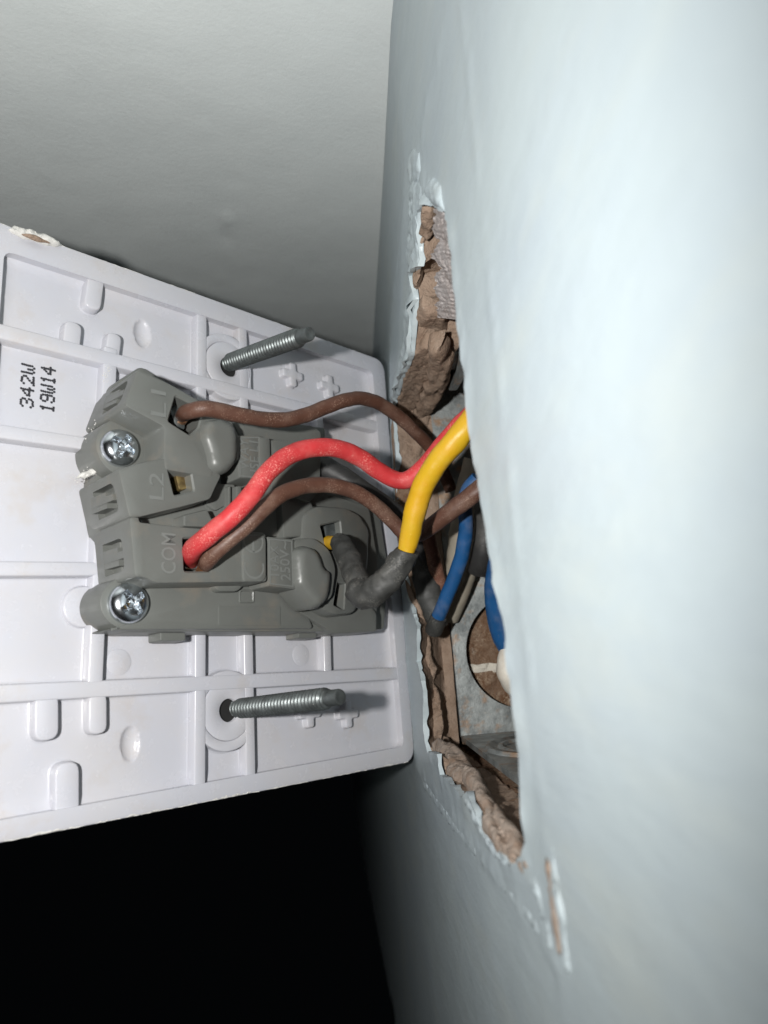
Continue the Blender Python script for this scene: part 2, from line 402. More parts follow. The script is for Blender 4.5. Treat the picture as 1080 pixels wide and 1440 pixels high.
# plaster lumps and ridges along the broken edge
TOPN = (-0.3, 0, -1)
def lump(pts, n, h, m, seed, **k): return pillow(pts, n, h, seed=seed, ysq=.12, jf=.3, **k).build('plaster_lump', m, wall, smooth=70)
lump([(-0.56,-56.44,82.67),(-0.45,-59.73,82.63),(0.31,-59.75,82.41),(1.03,-59.41,82.19),(1.77,-57.18,81.97),(1.99,-54.02,81.9),(1.3,-52.55,82.11),(0.54,-52.94,82.34),(-0.04,-52.67,82.51)], TOPN, .9, 'plaster', 1, step=.35, edge=.6, rough=.6, freq=.9, jag=.6)
lump([(0.04,-52.13,82.49),(0.98,-53.35,82.21),(1.57,-50.13,82.03),(2.46,-47.07,81.76),(2.65,-43.65,81.7),(2.12,-42,81.86),(1.2,-43.8,82.14)], TOPN, 1.0, 'plaster', 3, step=.35, edge=.6, rough=.6, freq=.9, jag=.6)
lump([(-0.36,-45.53,79.61),(0.35,-47.46,79.4),(1.17,-45.44,79.15),(1.74,-42.95,78.98),(1.86,-39.82,78.94),(3.08,-37.68,78.57),(4.07,-35.02,78.28),(4.07,-28.63,78.28),(1.98,-25.47,78.9),(1.74,-29.32,78.98),(1.06,-38.1,79.18)], TOPN, 1.2, 'plaster', 4, step=.35, edge=.9, rough=.45, freq=.45, jag=.5)
lump([(0.09,-41.38,75.47),(0.8,-45.8,75.26),(2.19,-45.13,74.84),(3.52,-44.91,74.44),(5.2,-44.63,73.94),(5.24,-41.27,73.93),(6.51,-34.06,73.55),(6.67,-30.39,73.5),(4.26,-26.83,74.22),(1.56,-24.34,75.03),(0.71,-34.88,75.29)], TOPN, 1.0, 'plaster', 5, step=.35, edge=1.4, rough=.5, freq=.3, jag=.7)
lump([(0.14,-35.88,72.76),(2.24,-38.98,72.13),(3.43,-38.58,71.77),(4.78,-30.05,71.36),(5.24,-16.95,71.23),(5.44,-3.55,71.17),(4.12,10.48,71.56),(1.99,14.76,72.2),(0.09,-4.1,72.77),(0.32,-17.74,72.71)], TOPN, 1.5, 'plaster', 6, step=.35, edge=.9, rough=.55, freq=.25, jag=.8)
lump([(2.33,-41.03,71.5),(3.97,-43.17,71.01),(5.39,-40.12,70.58),(6.84,-35.92,70.15),(7.76,-29.58,69.87),(8.53,-18.71,69.64),(8.12,-10.5,69.77),(7.25,-2.97,70.03),(4.73,-1.89,70.78),(4.54,-13.95,70.84),(4.21,-27.07,70.94)], TOPN, 1.9, 'plaster', 7, step=.35, edge=1.1, rough=.55, freq=.25, jag=.8)
lump([(0.33,-4,71.87),(3.91,-4,73.57),(7.87,-4,72.16),(8.19,-4,68.75),(6.91,-4,64.21),(5.08,-4,60.05),(2.84,-4,58.06),(-0.12,-4,57.91),(-0.37,-4,64.56)], (0, -1, 0), 2.2, 'plaster', 8, step=.6, edge=2.0, rough=.9, freq=.5, jag=.5)
lump([(-0.21,-3.5,58.03),(4.84,-3.5,59.88),(6.25,-3.5,55.28),(5.17,-3.5,49.38),(2.82,-3.5,42.18),(0.96,-3.5,37.08),(-0.01,-3.5,39.45),(-0.54,-3.5,49.71)], (0, -1, 0), 1.4, 'brick', 9, step=.7, edge=1.6, rough=.8, freq=.6, jag=.5)
lump([(-0.2,-15.87,35.4),(1,-13.67,33.35),(2.21,-11.44,29.35),(2.93,-10.12,25.7),(3.27,-9.51,20.32),(3.8,-8.53,18.23),(2.95,-10.09,16.01),(3.87,-8.4,13.96),(4.19,-7.82,8.47),(3.8,-8.53,5.33),(1.53,-12.69,5.61),(1.24,-13.23,11),(1.6,-12.58,17.31),(1.59,-12.58,23.82),(0.87,-13.9,28.85)], (0.1, -1, 0), 1.2, 'plaster', 10, step=.4, edge=.8, rough=.5, freq=.6, jag=.4)
lump([(1.06,-9,5.89),(3.01,-9,6.5),(5.26,-9,5.79),(6.31,-9,3.89),(6.42,-9,2.07),(3.42,-9,1.82),(0.92,-9,2.56)], (0, -.8, .4), 2.2, 'plaster', 11, step=.5, edge=1.6, rough=.7, freq=.6, jag=.4)
BOTN = (-0.35, -.1, 1)
lump([(1.72,-16.06,3.52),(3.57,-16.74,4.07),(4.87,-21.37,4.46),(5.24,-28.44,4.57),(4.51,-35.92,4.35),(2.9,-41.09,3.87),(1.4,-41.09,3.42),(0.74,-36.8,3.22),(0.77,-27.96,3.23)], BOTN, 1.8, 'plaster_pale', 12, step=.4, edge=1.4, rough=.7, freq=.5, jag=.5)
lump([(1.56,-41.38,3.47),(3.84,-38.87,4.15),(4.13,-44.01,4.24),(3.11,-52.96,3.93),(2.83,-57.67,3.85),(1.48,-61.44,3.44),(0.52,-61.8,3.16),(0.43,-57.82,3.13),(1.47,-47.54,3.44)], BOTN, 1.9, 'plaster_pale', 13, step=.4, edge=1.3, rough=.6, freq=.3, jag=.6)
lump([(0.16,-60.28,2.65),(1.14,-60.57,2.94),(3.11,-57.14,3.53),(2.96,-62.82,3.49),(2.66,-67.56,3.4),(2.12,-70.42,3.24),(0.42,-72.81,2.73),(-0.11,-72.54,2.57),(-0.2,-67.1,2.54)], BOTN, 1.9, 'plaster_pale', 14, step=.4, edge=1.3, rough=.6, freq=.3, jag=.6)
# grey ribbed plaster in the top corner of the opening
V = []; Fc = []; na, nb = 110, 40
c0, c1, c2, c3 = [Vector(p) for p in ([(0.59,-58.64,82.57),(2.07,-66.68,77.72),(5.11,-51.46,69.6),(2.83,-42.77,74.04)])]
for i in range(na + 1):
    for j in range(nb + 1):
        s, t = i / na, j / nb; tt = t + (1 - t) * (.16 + .3 * noise.fractal((s * 9, 2, 5), .8, 2, 4)); p = c0.lerp(c1, tt).lerp(c3.lerp(c2, tt), s)
        ph = s * 150 + 5 * noise.noise((t * 2.5, s * 7, 3)); r = .2 * math.sin(ph) * (0.6 + .6 * noise.noise((t * 5, s * 12, 7))) + .5 * noise.fractal((t * 6, s * 9, 1), .8, 2, 4)
        V.append(tuple(p + Vector((-.5, -.8, -.2)) * r))
for i in range(na):
    for j in range(nb):
        a = i * (nb + 1) + j; Fc.append((a, a + 1, a + nb + 2, a + nb + 1))
link('ribbed_plaster', V, Fc, 'grey_plaster', wall, smooth=60)
# paint skins and chips lying proud of the wall face
def skin(pts, h, seed, m='paint_chip', **k): return pillow([(0, *p) for p in pts], (-1, 0, 0), h, seed=seed, back=.6, **k).build('paint_ridge', m, wall, smooth=70)
skin([(-47.66,93.25),(-51.69,91.73),(-56.9,87.89),(-59.2,84.76),(-58.6,83.66),(-54.86,84.28),(-52.39,82.45),(-50.36,78.89),(-44.21,80.52),(-40.34,84.26),(-42.16,87.19),(-46.28,89.59)], .55, 21, 'wall', step=.6, edge=2.6, rough=.3, freq=.7, jag=.25)
skin([(-43.35,80.49),(-44.3,76.47),(-41.07,73.82),(-35.65,70.63),(-22.96,71.26),(-13.22,70.98),(-7.88,70.95),(-8.93,74.36),(-19.57,74.86),(-29.81,76.85),(-33.96,80.17),(-38.95,82.01)], .4, 22, 'wall', step=.6, edge=2.4, rough=.25, freq=.6, jag=.3)
skin([(-60.66,85.06),(-65.39,82.69),(-68.95,79.15),(-69.65,75.51),(-64.66,79.11),(-61.05,82.31)], .6, 23, 'wall', step=.5, edge=2.0, rough=.3, freq=.6, jag=.2)
skin([(-50.7,96.85),(-53.85,95.38),(-57.71,91.81),(-57.56,89.07),(-54.69,89.04),(-48.86,92.45),(-47.58,95.94)], .4, 24, 'wall', step=.6, edge=2.0, rough=.25, freq=.5, jag=.3)
skin([(-51.31,4.57),(-56.24,4.11),(-60.23,2.65),(-66.12,2.1),(-72.59,2.3),(-70.62,1.43),(-63.73,0.98),(-58.34,1.68),(-53.22,2.91),(-49.02,3.53)], .35, 26, 'wall', step=.5, edge=.8, rough=.2, freq=.9, jag=.3)
skin([(-6.46,-1.67),(-11.93,-1.62),(-40.56,-1.81),(-65.6,-0.83),(-81.04,-0.23),(-86.21,-0.53),(-85.15,-1.08),(-77.25,-1.16),(-62.64,-1.76),(-40.05,-2.91),(-11.01,-3.3)], .09, 25, 'wall', step=.4, edge=.6, rough=.12, freq=1.3, jag=.6)
skin([(-87.01,8.19),(-87.77,6.24),(-88.49,3.3),(-88.64,0.77),(-88.51,-0.61),(-87.34,-1.22),(-87.12,0.16),(-86.95,2.74),(-86.46,5.5)], .22, 27, 'wall', step=.4, edge=.7, rough=.25, freq=.9, jag=.4)
skin([(-78.99,4.97),(-80.87,4.08),(-82.74,2.36),(-84.27,0.1),(-86,-1.15),(-84.43,-1.59),(-82.24,-0.23),(-80.5,1.82),(-78.85,3.33)], .14, 30, 'wall', step=.4, edge=.7, rough=.25, freq=.9, jag=.5)
skin([(-85.06,6.86),(-85.94,6.66),(-86.33,4.04),(-86.75,2.13),(-86.63,-0.31),(-85.73,-0.41),(-84.79,1.62),(-84.71,4.72)], .2, 28, 'plaster_pale', step=.5, edge=.8, rough=.12, freq=.9, jag=.3)
skin([(-75.75,3.9),(-78.52,4.96),(-79.15,4.16),(-77.29,2.84),(-75.88,2.91)], .3, 29, 'plaster_pale', step=.4, edge=.8, rough=.15, freq=.9, jag=.3)

# ---------------------------------------------------------------- the adjoining surface
MARKS = [(-33.93,16.83,127.6),(-35.33,25.54,127.6),(-39.51,46.95,127.6),(-34.43,-14.57,127.6),(-30.58,1.85,127.6),(-52.39,-32.82,127.6),(-70.37,-2.48,127.6),(-14.76,6.15,127.6)]
def relief(X, y):
    return sum(a * ridge(X - m[0], wx) * ridge(y - m[1] - .3 * (X - m[0]), wy) for m, a, wx, wy in zip(MARKS, (-.55, .4, -.25, -.15, .14, -.12, -.12, -.15), (1.5, 1.3, 1.2, 2.4, 2, 1.2, 1.6, 1.0), (1.8, 1.6, 2.0, 1.4, 1.4, 1.2, 1.8, 1.8)))
V = []; Fc = []; nu, nv = 170, 220
xs = [14, 10, 7, 5, 3.5, 2.4, 1.5, .8, .3, -.2, -.8] + [-(k / nu) ** 1.3 * 210 - 1.2 for k in range(1, nu)]
for i in range(len(xs)):
    for j in range(nv + 1):
        X = xs[i]; y = -146 + (j / nv) ** 1.35 * 560
        r = noise.fractal((X * .03, y * .03, 2), .8, 2, 4) * .22 + relief(X, y)
        V.append((X, y, 127.6 + r - min(2.6, 1.5 * math.exp((X - 1 - max(0, (y + 46) * .056)) / 3.2))))
for i in range(len(xs) - 1):
    for j in range(nv):
        a = i * (nv + 1) + j; Fc.append((a, a + 1, a + nv + 2, a + nv + 1))
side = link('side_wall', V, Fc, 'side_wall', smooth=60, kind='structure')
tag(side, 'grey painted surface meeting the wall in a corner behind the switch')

# ---------------------------------------------------------------- metal back box
box = bpy.data.objects.new('back_box', None); col.objects.link(box); box.location = Vector((25, -41, 5)) * MM
tag(box, 'galvanised steel back box with round knockout sunk in the wall opening', 'back box')
def box_part(mb, name, m='galv', **k):
    mb.v = [(a - 25, b + 41, c - 5) for a, b, c in mb.v]; return mb.build(name, m, box, **k)
def zprism(poly, h0, h1, holes=(), axis='y', through=True):
    """sheet-metal plate: poly in two axes, thickness along the third, holes cut right through"""
    s = MB(); p = ccw(poly); f = (lambda a, b, h: (a, h, b)) if axis == 'y' else ((lambda a, b, h: (a, b, h)) if axis == 'z' else (lambda a, b, h: (h, a, b)))
    hs = [ccw(h) for h in holes]; v, fc = cdt(p, hs)
    for h in (h0, h1): s.add([f(a, b, h) for a, b in v], fc)
    for r in [p] + hs: s.ring_strip([f(a, b, h0) for a, b in r], [f(a, b, h1) for a, b in r])
    return s
circ = lambda a, b, r, n=48: [(a + r * math.cos(2 * math.pi * i / n), b + r * math.sin(2 * math.pi * i / n)) for i in range(n)]
box_part(zprism([(8.6, 4.6), (43, 4.6), (43, 79), (8.0, 79), (8.4, 24)], -5.2, -4.2, [circ(22.2, 20.2, 11.2), circ(26, 56, 10)]), 'box_side', smooth=30)
bs = box_part(zprism([(8.2, -78), (43, -78), (43, -5.3), (8.6, -5.3)], 3.9, 4.9, [], 'z'), 'box_base', smooth=30)
k = MB(); N = 40
prof = [(10.4, 4.9), (10.1, 5.5), (9.5, 5.6), (9.0, 5.2), (8.2, 5.15), (7.9, 5.5), (7.3, 5.5), (7.0, 4.95)]
rg = [[(19.5 + r * math.cos(2 * math.pi * i / N), -24 + r * math.sin(2 * math.pi * i / N), h) for i in range(N)] for r, h in prof]
for a, b in zip(rg, rg[1:]): k.ring_strip(a, b)
box_part(k, 'knockout_ring', smooth=50)
box_part(zprism([(8.2, -78), (43, -78), (43, -5.3), (8.6, -5.3)], 78.2, 79.2, [], 'z'), 'box_top', smooth=30)
box_part(zprism([(8.2, 3.9), (43, 3.9), (43, 79.2), (8.2, 79.2)], -79.1, -78.1, [], 'y'), 'box_side', smooth=30)
box_part(zprism([(-79, 4), (-4.4, 4), (-4.4, 79), (-79, 79)], 43.1, 44.1, [], 'x'), 'box_back', smooth=30)
lugc = (-27.6, 74.6)
lug = zprism(rounded([(-38, 79.1), (-38, 72), (-34, 68.6), (-22, 68.6), (-17, 72), (-17, 79.1)], 2), 9.0, 10.0, [circ(*lugc, 2.6, 24)], 'x')
box_part(lug, 'fixing_lug', smooth=30)
k = MB()
rg = [[(x, lugc[0] + r * math.cos(2 * math.pi * i / 24), lugc[1] + r * math.sin(2 * math.pi * i / 24)) for i in range(24)] for r, x in ((3.6, 9.0), (3.4, 8.3), (2.8, 8.2), (2.5, 9.0))]
for a, b in zip(rg, rg[1:]): k.ring_strip(a, b)
box_part(k, 'lug_collar', smooth=50)
k = MB(); fv, ff = cdt(circ(*lugc, 2.55, 24)); k.add([(9.7, a, b) for a, b in fv], ff); box_part(k, 'lug_shade_disc', 'dark')  # added black disc painting the darkness inside the lug hole, not a thread

# ---------------------------------------------------------------- the light switch
PL = frame([[0.76732, 0.00653, 0.64123], [0.63943, 0.06771, -0.76586], [-0.04842, 0.99768, 0.04778]],(-32.71,-24.58,44.98))
sw = bpy.data.objects.new('light_switch', None); col.objects.link(sw); sw.matrix_world = PL
tag(sw, 'white plastic light switch pulled off the wall, back showing its grey mechanism', 'light switch')
FL = -2.0                       # level of the moulded floor; the rim stands at 0
sq = rounded([(-43, -43), (43, -43), (43, 43), (-43, 43)], 3.2, 8)
mb = MB(); p = ccw(sq)
inn = rounded([(-36.43,38.59),(-37.76,-40.27),(39.96,-39.87),(38.95,39.33)], 1.5, 5)
inn = ccw(inn)
lv = lambda r, h: [(a, b, h) for a, b in r]
prof = [(-1.0, -7.0), (-.3, -6.6), (0, -5.6), (0, -.5), (-.15, -.15), (-.5, 0)]
rr = [lv(offset(p, d), h) for d, h in prof]
for a, b in zip(rr, rr[1:]): mb.ring_strip(a, b)
fv, ff = cdt(offset(p, -1.0)); mb.add([(a, b, -7.0) for a, b in fv], ff)
io = offset(inn, .0)
cv, cf = cdt([(a, b) for a, b, c in rr[-1]], [io]); mb.add([(a, b, 0) for a, b in cv], cf)
plate = mb.build('plate', 'plate', sw, smooth=40)
# moulded floor: fine sheet with two shallow dimples and a soft fillet to the rim
DIM = [(-13.9,33.01),(-15.6,-33.12)]
ex = [q for q in grid(-45, 42, -42, 42, 1.0, 5) if inside(q, inn) and seg_dist(q, inn) > .4]
for c in DIM: ex += [q for q in grid(c[0] - 2.6, c[0] + 2.6, c[1] - 3.4, c[1] + 3.4, .25, 6)]
ring2 = []
for i in range(len(inn)):
    a, b = Vector(inn[i]), Vector(inn[(i + 1) % len(inn)]); kx = max(1, int((b - a).length / 1.2))
    ring2 += [tuple(a.lerp(b, j / kx)) for j in range(kx)]
fv, ff = cdt(ring2, (), ex)
def floor_h(u, v):
    h = FL
    for c in DIM:
        r = ((u - c[0]) / 1.45) ** 2 + ((v - c[1]) / 2.5) ** 2
        if r < 1.25: h -= .75 * (1 - min(1, r)) ** .6
    d = min(seg_dist((u, v), inn), 1.2); h += (1.2 - d) ** 2 * .4
    return h + .05 * noise.noise((u * .1, v * .1, 1))
mb = MB(); mb.add([(a, b, floor_h(a, b)) for a, b in fv], ff)
mb.ring_strip(lv(ring2, 0.0), [(a, b, floor_h(a, b)) for a, b in ring2])
mb.build('plate_floor', 'plate', plate, smooth=50)
RIBN = [0]
def bar(p0, p1, w, name='rib', h=None, end=.4):
    """straight rib on the floor, from p0 to p1, with a filleted foot"""
    RIBN[0] += 1; a, b = Vector(p0), Vector(p1); d = (b - a).normalized(); n = Vector((-d.y, d.x)) * w / 2
    poly = rounded([tuple(a - n), tuple(b - n), tuple(b + n), tuple(a + n)], end, 4)
    hh = (-.06 - .013 * RIBN[0] if h is None else h)
    return MB().prism(poly, FL - .05, hh, bev=.22, draft=.15, fillet=.45).build(name, 'plate', plate, smooth=50)
H2 = [(-41.01,25.71),(-22.13,26.87),(-4.64,27.2),(6.77,26.76),(19.2,26.75),(40.11,26.67)]
H1 = [(-39.2,-24.77),(-5.5,-25.36),(5.66,-25.43),(43.04,-25.78)]
for pts, wd in ((H2, 2.3), (H1, 2.3)):
    bar(pts[0], pts[-1], wd)
for a in ([(-41.09,10.61),(-21.76,11.22)], [(-40.06,-8.72),(-21.46,-7.82)]): bar(a[0], a[1], 2.0)
V1 = [(-20.07,27.95),(-21.78,-26.07)]; bar(V1[0], V1[1], 2.2)
V2 = [(-3.4,41.11),(-5.26,-40.7)]; bar(V2[0], V2[1], 2.0)
V3 = [(5.24,41.4),(4.08,-41.03)]; bar(V3[0], V3[1], 1.9)
V4 = [(23.1,27.77),(22.93,17.26)]; bar(V4[0], V4[1], 1.8)
V5 = [(22,-16.23),(21.6,-26.56)]; bar(V5[0], V5[1], 1.8)
for i_, ((a, b), wd) in enumerate((([(-25.98,30.52),(-26.31,26.14)], 2.6), ([(-19.4,30.63),(-19.82,26.55)], 2.3), ([(-22.47,40.41),(-23.06,34.91)], 2.6), ([(-28.31,-25.15),(-28.16,-29.87)], 3.1), ([(-21.27,-25.62),(-21.2,-29.99)], 2.6), ([(-25.2,-39.66),(-25.29,-35.86)], 3.2))):
    d = (Vector(b) - Vector(a)); e = tuple(Vector(b) + d.normalized() * wd * .45)
    bar(tuple(Vector(a) - d.normalized() * (2.0 if i_ in (2, 5) else 0)), e, wd, 'stub_rib', end=wd * .48)
for c in [(1.81,30.54),(0.11,-29.7)]:
    pad = []
    for q in circ(c[0], c[1], 6.3, 64): pad.append((max(c[0] - 4.9, min(c[0] + 4.9, q[0])), q[1]))
    s = MB().prism(pad, FL, -.2, bev=.15, fillet=.4, holes=[circ(c[0], c[1], 4.74, 48)], hole_floor=-3).build('screw_boss', 'plate', plate, smooth=50)
    MB().prism(circ(c[0], c[1], 4.68, 48), -2.9, -.2, bev=.06, holes=[circ(c[0] + .2, c[1], 1.85, 32)], hole_floor=-2.8).build('boss_ring', 'plate', plate, smooth=50)
    d = MB(); fv, ff = cdt(circ(c[0] + .2, c[1], 1.84, 24)); d.add([(a, b, -1.0) for a, b in fv], ff); d.build('hole_shade_disc', 'dark', plate)  # black disc part-way down the bore, standing in for its deep shade
for c in [(17.28,33.29),(26.92,33.1),(17.51,-31.6),(26.66,-32.51)]:
    L_, w_ = 2.5, .85
    cross = [(w_, -L_), (w_, -w_), (L_, -w_), (L_, w_), (w_, w_), (w_, L_), (-w_, L_), (-w_, w_), (-L_, w_), (-L_, -w_), (-w_, -w_), (-w_, -L_)]
    rr_ = [.6, .35, .6, .6, .35, .6, .6, .35, .6, .6, .35, .6]
    MB().prism([(c[0] + a, c[1] + b) for a, b in rounded(cross, rr_, 4)], FL - .02, -.75, bev=.3, fillet=.3).build('moulded_cross', 'plate', plate, smooth=50)
for c, r in zip([(-17.45,-21.28),(16.9,-21.28)], (1.9, 1.9)):
    MB().prism(circ(*c, r, 40), FL - .1, FL + .07, bev=.05).build('ejector_mark', 'plate', plate, smooth=50)
# soft wide pads at the foot of the mechanism
for c, r in (([(-23.06,-13.21)], 3.0),):
    MB().prism(circ(*c[0], r, 32), FL - .1, -1.35, bev=.3, fillet=.4).build('moulded_pad', 'plate', plate, smooth=60)
# dried paint left on the edges of the plate
def flake(pts, h, seed, m='white_chip', name='paint_flake', nrm=(0, 0, 1), **k): return pillow(pts, nrm, h, seed=seed, back=.3, **k).build(name, m, plate, smooth=70)
p3 = lambda pts, h: [(a, b, h) for a, b in pts]
flake(p3([(-36.09,42.12),(-35.33,42.92),(-32.83,43.41),(-30.22,43.42),(-28.48,42.66),(-29.32,42.07),(-31.22,41.77),(-33.27,41.64),(-35.09,41.72)], .3), .5, 31, step=.3, edge=.5, rough=.3, freq=1.2, jag=.3)
flake(p3([(-34.5,41.77),(-32.69,42.3),(-30.82,42.11),(-30.4,41.93),(-32.26,41.51),(-33.68,41.52)], .9), .25, 32, 'plaster', step=.3, edge=.4, rough=.15, freq=1.2, jag=.2)
def crumbs(path, n, spread, seed, size, h):
    """small crumbs of paint along a line"""
    r = random.Random(seed); s = MB()
    for i in range(n):
        t = r.random() * (len(path) - 1); a = Vector(path[int(t)]).lerp(Vector(path[min(int(t) + 1, len(path) - 1)]), t % 1)
        a += Vector((r.gauss(0, spread), r.gauss(0, spread))); z = size * r.uniform(.4, 1.6); m_ = r.randint(5, 7); a0 = r.random() * 6
        rg = [(a.x + z * math.cos(a0 + 6.283 * j / m_) * r.uniform(.6, 1.4), a.y + z * math.sin(a0 + 6.283 * j / m_) * r.uniform(.6, 1.4), h - .05) for j in range(m_)]
        tp = (a.x, a.y, h + z * r.uniform(.3, .9)); s.add(rg + [tp], [(j, (j + 1) % m_, m_) for j in range(m_)])
    return s
def edge_paint(a, b, n, seed, wmax, h):
    """thin broken line of old paint along an edge from a to b"""
    r = random.Random(seed); a, b = Vector(a), Vector(b); d = (b - a); Lg = d.length; d.normalize(); nn = Vector((-d.y, d.x)); s = r.uniform(0, 3)
    while s < Lg:
        ln = min(r.uniform(2, 11), Lg - s); k = max(3, int(ln / .8)); up, dn = [], []
        for i in range(k + 1):
            q = a + d * (s + ln * i / k); w = wmax * r.uniform(.25, 1) * math.sin(math.pi * (i + .35) / (k + .7))
            up.append(q + nn * w); dn.append(q - nn * .12)
        poly = [(q.x, q.y, h) for q in dn + up[::-1]]
        pillow(poly, (0, 0, 1), .12, step=.3, edge=.3, rough=.12, freq=2, seed=seed + int(s), back=.35, jag=.1).build('paint_flake', 'white_chip', plate, smooth=60)
        s += ln + r.expovariate(1 / n)
edge_paint((-43, -42.75), (41, -42.75), 1.5, 61, .55, -.12)
edge_paint((40, 42.75), (-38, 42.75), 6, 62, .4, -.15)
edge_paint((42.75, -40), (42.75, 30), 3, 63, .3, -.15)
crumbs([(41 - i * 4, -42.4) for i in range(20)], 60, .05, 3, .06, -.1).build('paint_residue', 'white_chip', plate, weld=False, smooth=0, kind='stuff')
# dot-matrix date code
GL = {'3': '01110100010000100110000011000101110', '4': '00010001100101010010111110001000010', '2': '01110100010000100010001000100011111',
      'W': '10001100011000110101101011010101010', '1': '00100011000010000100001000010001110', '9': '01110100011000101111000011000101110'}
def dots(txt, box_uv):
    (u0, v0), (u1, v1) = box_uv; s = MB(); n = len(txt) * 6 - 1
    for ci, ch in enumerate(txt):
        for r in range(7):
            for c in range(5):
                if GL[ch][r * 5 + c] == '1':
                    u = u0 + (u1 - u0) * r / 6; v = v0 + (v1 - v0) * (ci * 6 + c) / (n - 1)
                    fv = circ(u + random.uniform(-.03, .03), v + random.uniform(-.03, .03), .2, 8); s.add([(a, b, floor_h(a, b) + .03) for a, b in fv], [tuple(range(8))])
    return s
s = dots('342W', [(-32.62,15.9),(-30.97,22.36)]); s2 = dots('19W14', [(-29.84,15.85),(-27.99,22.8)]); s.add(s2.v, s2.f)
s.build('date_code', 'ink', plate, weld=False, smooth=0, label='black dot printed date code reading 342W 19W14')

# ---- grey mechanism
body = sw
HT = 11.0
def piece(px, h1, h0=FL, r=.8, name='housing_block', bev=.28, draft=.12, m='housing', parent=None, **k):
    return MB().prism(rounded(px, max(r, bev * 1.25)), h0, h1, bev=bev, draft=draft, **k).build(name, m, parent or body, smooth=40)
# base tray with the two screw ears
body = piece([(-15.87,25.28),(-20.56,20.91),(-22.06,15.61),(-21.37,14.24),(-22.11,11.9),(-21.84,9.32),(-23.18,5.19),(-22.64,-0.78),(-21.47,-6.07),(-21.3,-9.99),(-21.67,-12.93),(-21.1,-15.4),(-19.59,-17.06),(19.13,-17.81),(35.32,-17.15),(37.77,-4.52),(36.15,8.59),(22.01,10.09),(22.84,22.59),(3.37,20.11),(-7.94,22.41)], 1.6, r=.8, bev=.4, name='mechanism')
tray = piece([(-21.55,5.38),(-20.93,8.54),(-17.14,13.76),(-0.35,17.66),(18.1,20.01),(18.35,8.31),(30.71,6.75),(32.24,-5.67),(30.33,-17.24),(19.56,-17.69),(14.62,-17.77),(-19.19,-17.38),(-20.46,-16.77),(-21.09,-15.38),(-21.12,-13.38),(-20.71,-12.16),(-20.09,-11.12),(-20.82,-2.24),(-21.94,2.95)], 4.5, r=1.2, bev=.5, name='housing_tray')
# screw ears
ear1 = [(-20.52,9.69)][0]; ear2 = [(-19.04,-13.4)][0]
piece([(ear1[0] + 4.0 * math.cos(a * .2618), ear1[1] + 4.4 * math.sin(a * .2618)) for a in range(24)], 5.0, r=.1, name='screw_ear')
piece([(ear2[0] + 4.6 * math.cos(a * .2618), ear2[1] + 3.9 * math.sin(a * .2618)) for a in range(24)], 5.2, r=.1, name='screw_ear')
# L1 block, L2 block, COM block: one main face with the screw pocket cut into its left side
tL1 = rounded([(-15.09,17.06),(-10.38,15.93),(-11.43,12.82),(-12.78,11.41),(-16.29,12.85)], .3)
tL2 = rounded([(-16.44,5.79),(-12.96,7.01),(-12.19,2.71),(-15.34,1.65)], .3)
tCOM = rounded([(-14.03,-4.67),(-9.55,-4.29),(-9.66,-9.23),(-13.86,-9.44)], .3)
l1 = [(-21.1,19.95),(-15.9,18.81),(-11.47,17.44),(-8.6,16.56),(-5.38,15.35),(-3.99,12.99),(-4.12,9.04),(-6.02,6.75),(-8.82,6.78),(-8.86,5.18),(-17.01,5.27),(-17.11,7.31),(-16.98,11.82),(-23.1,13.78)]
MBp = MB().prism(rounded(l1, .6), FL, HT, bev=.28, draft=.1, holes=[tL1], hole_floor=5.5, bottom=True)
b1 = MBp.build('terminal_block', 'housing', body, smooth=40)
l2 = [(-23.91,4.32),(-20.37,5.82),(-17.07,7.01),(-8.78,6.57),(-7.29,5.89),(-8.6,3.43),(-9.38,1.77),(-14.29,-0.02),(-20.66,-2.19),(-22.22,-2.45)]
b2 = MB().prism(rounded(l2, .6), FL, HT - .07, bev=.28, draft=.1, holes=[tL2], hole_floor=5.5, bottom=True).build('terminal_block', 'housing', body, smooth=40)
co = [(-22.25,-2.27),(-20.8,-2.22),(-20.69,-2.91),(-14.01,-2.98),(-9.03,-2.84),(0.6,-2.52),(0.53,-10.4),(-18.37,-11.36),(-19.84,-10.63),(-21.38,-10.6)]
b3 = MB().prism(rounded(co, .6), FL, HT - .03, bev=.28, draft=.1, holes=[tCOM], hole_floor=5.5, bottom=True).build('terminal_block', 'housing', body, smooth=40)
# slot between L2 and COM
piece([(-18.41,-0.39),(-5.78,3.57),(-0.39,3.64),(-0.57,-2.02),(-17.85,-2.47)], 6.0, r=.2, name='slot_floor')
piece([(-12.84,-0.63),(-8.71,0.71),(-7.27,-2.05),(-12.86,-2.37)], 9.0, r=.3, name='housing_step')
piece([(-8.11,-0.69),(-4.25,0.4),(-2.35,-2.4),(-8.15,-2.48)], 9.4, r=.4, name='housing_step')
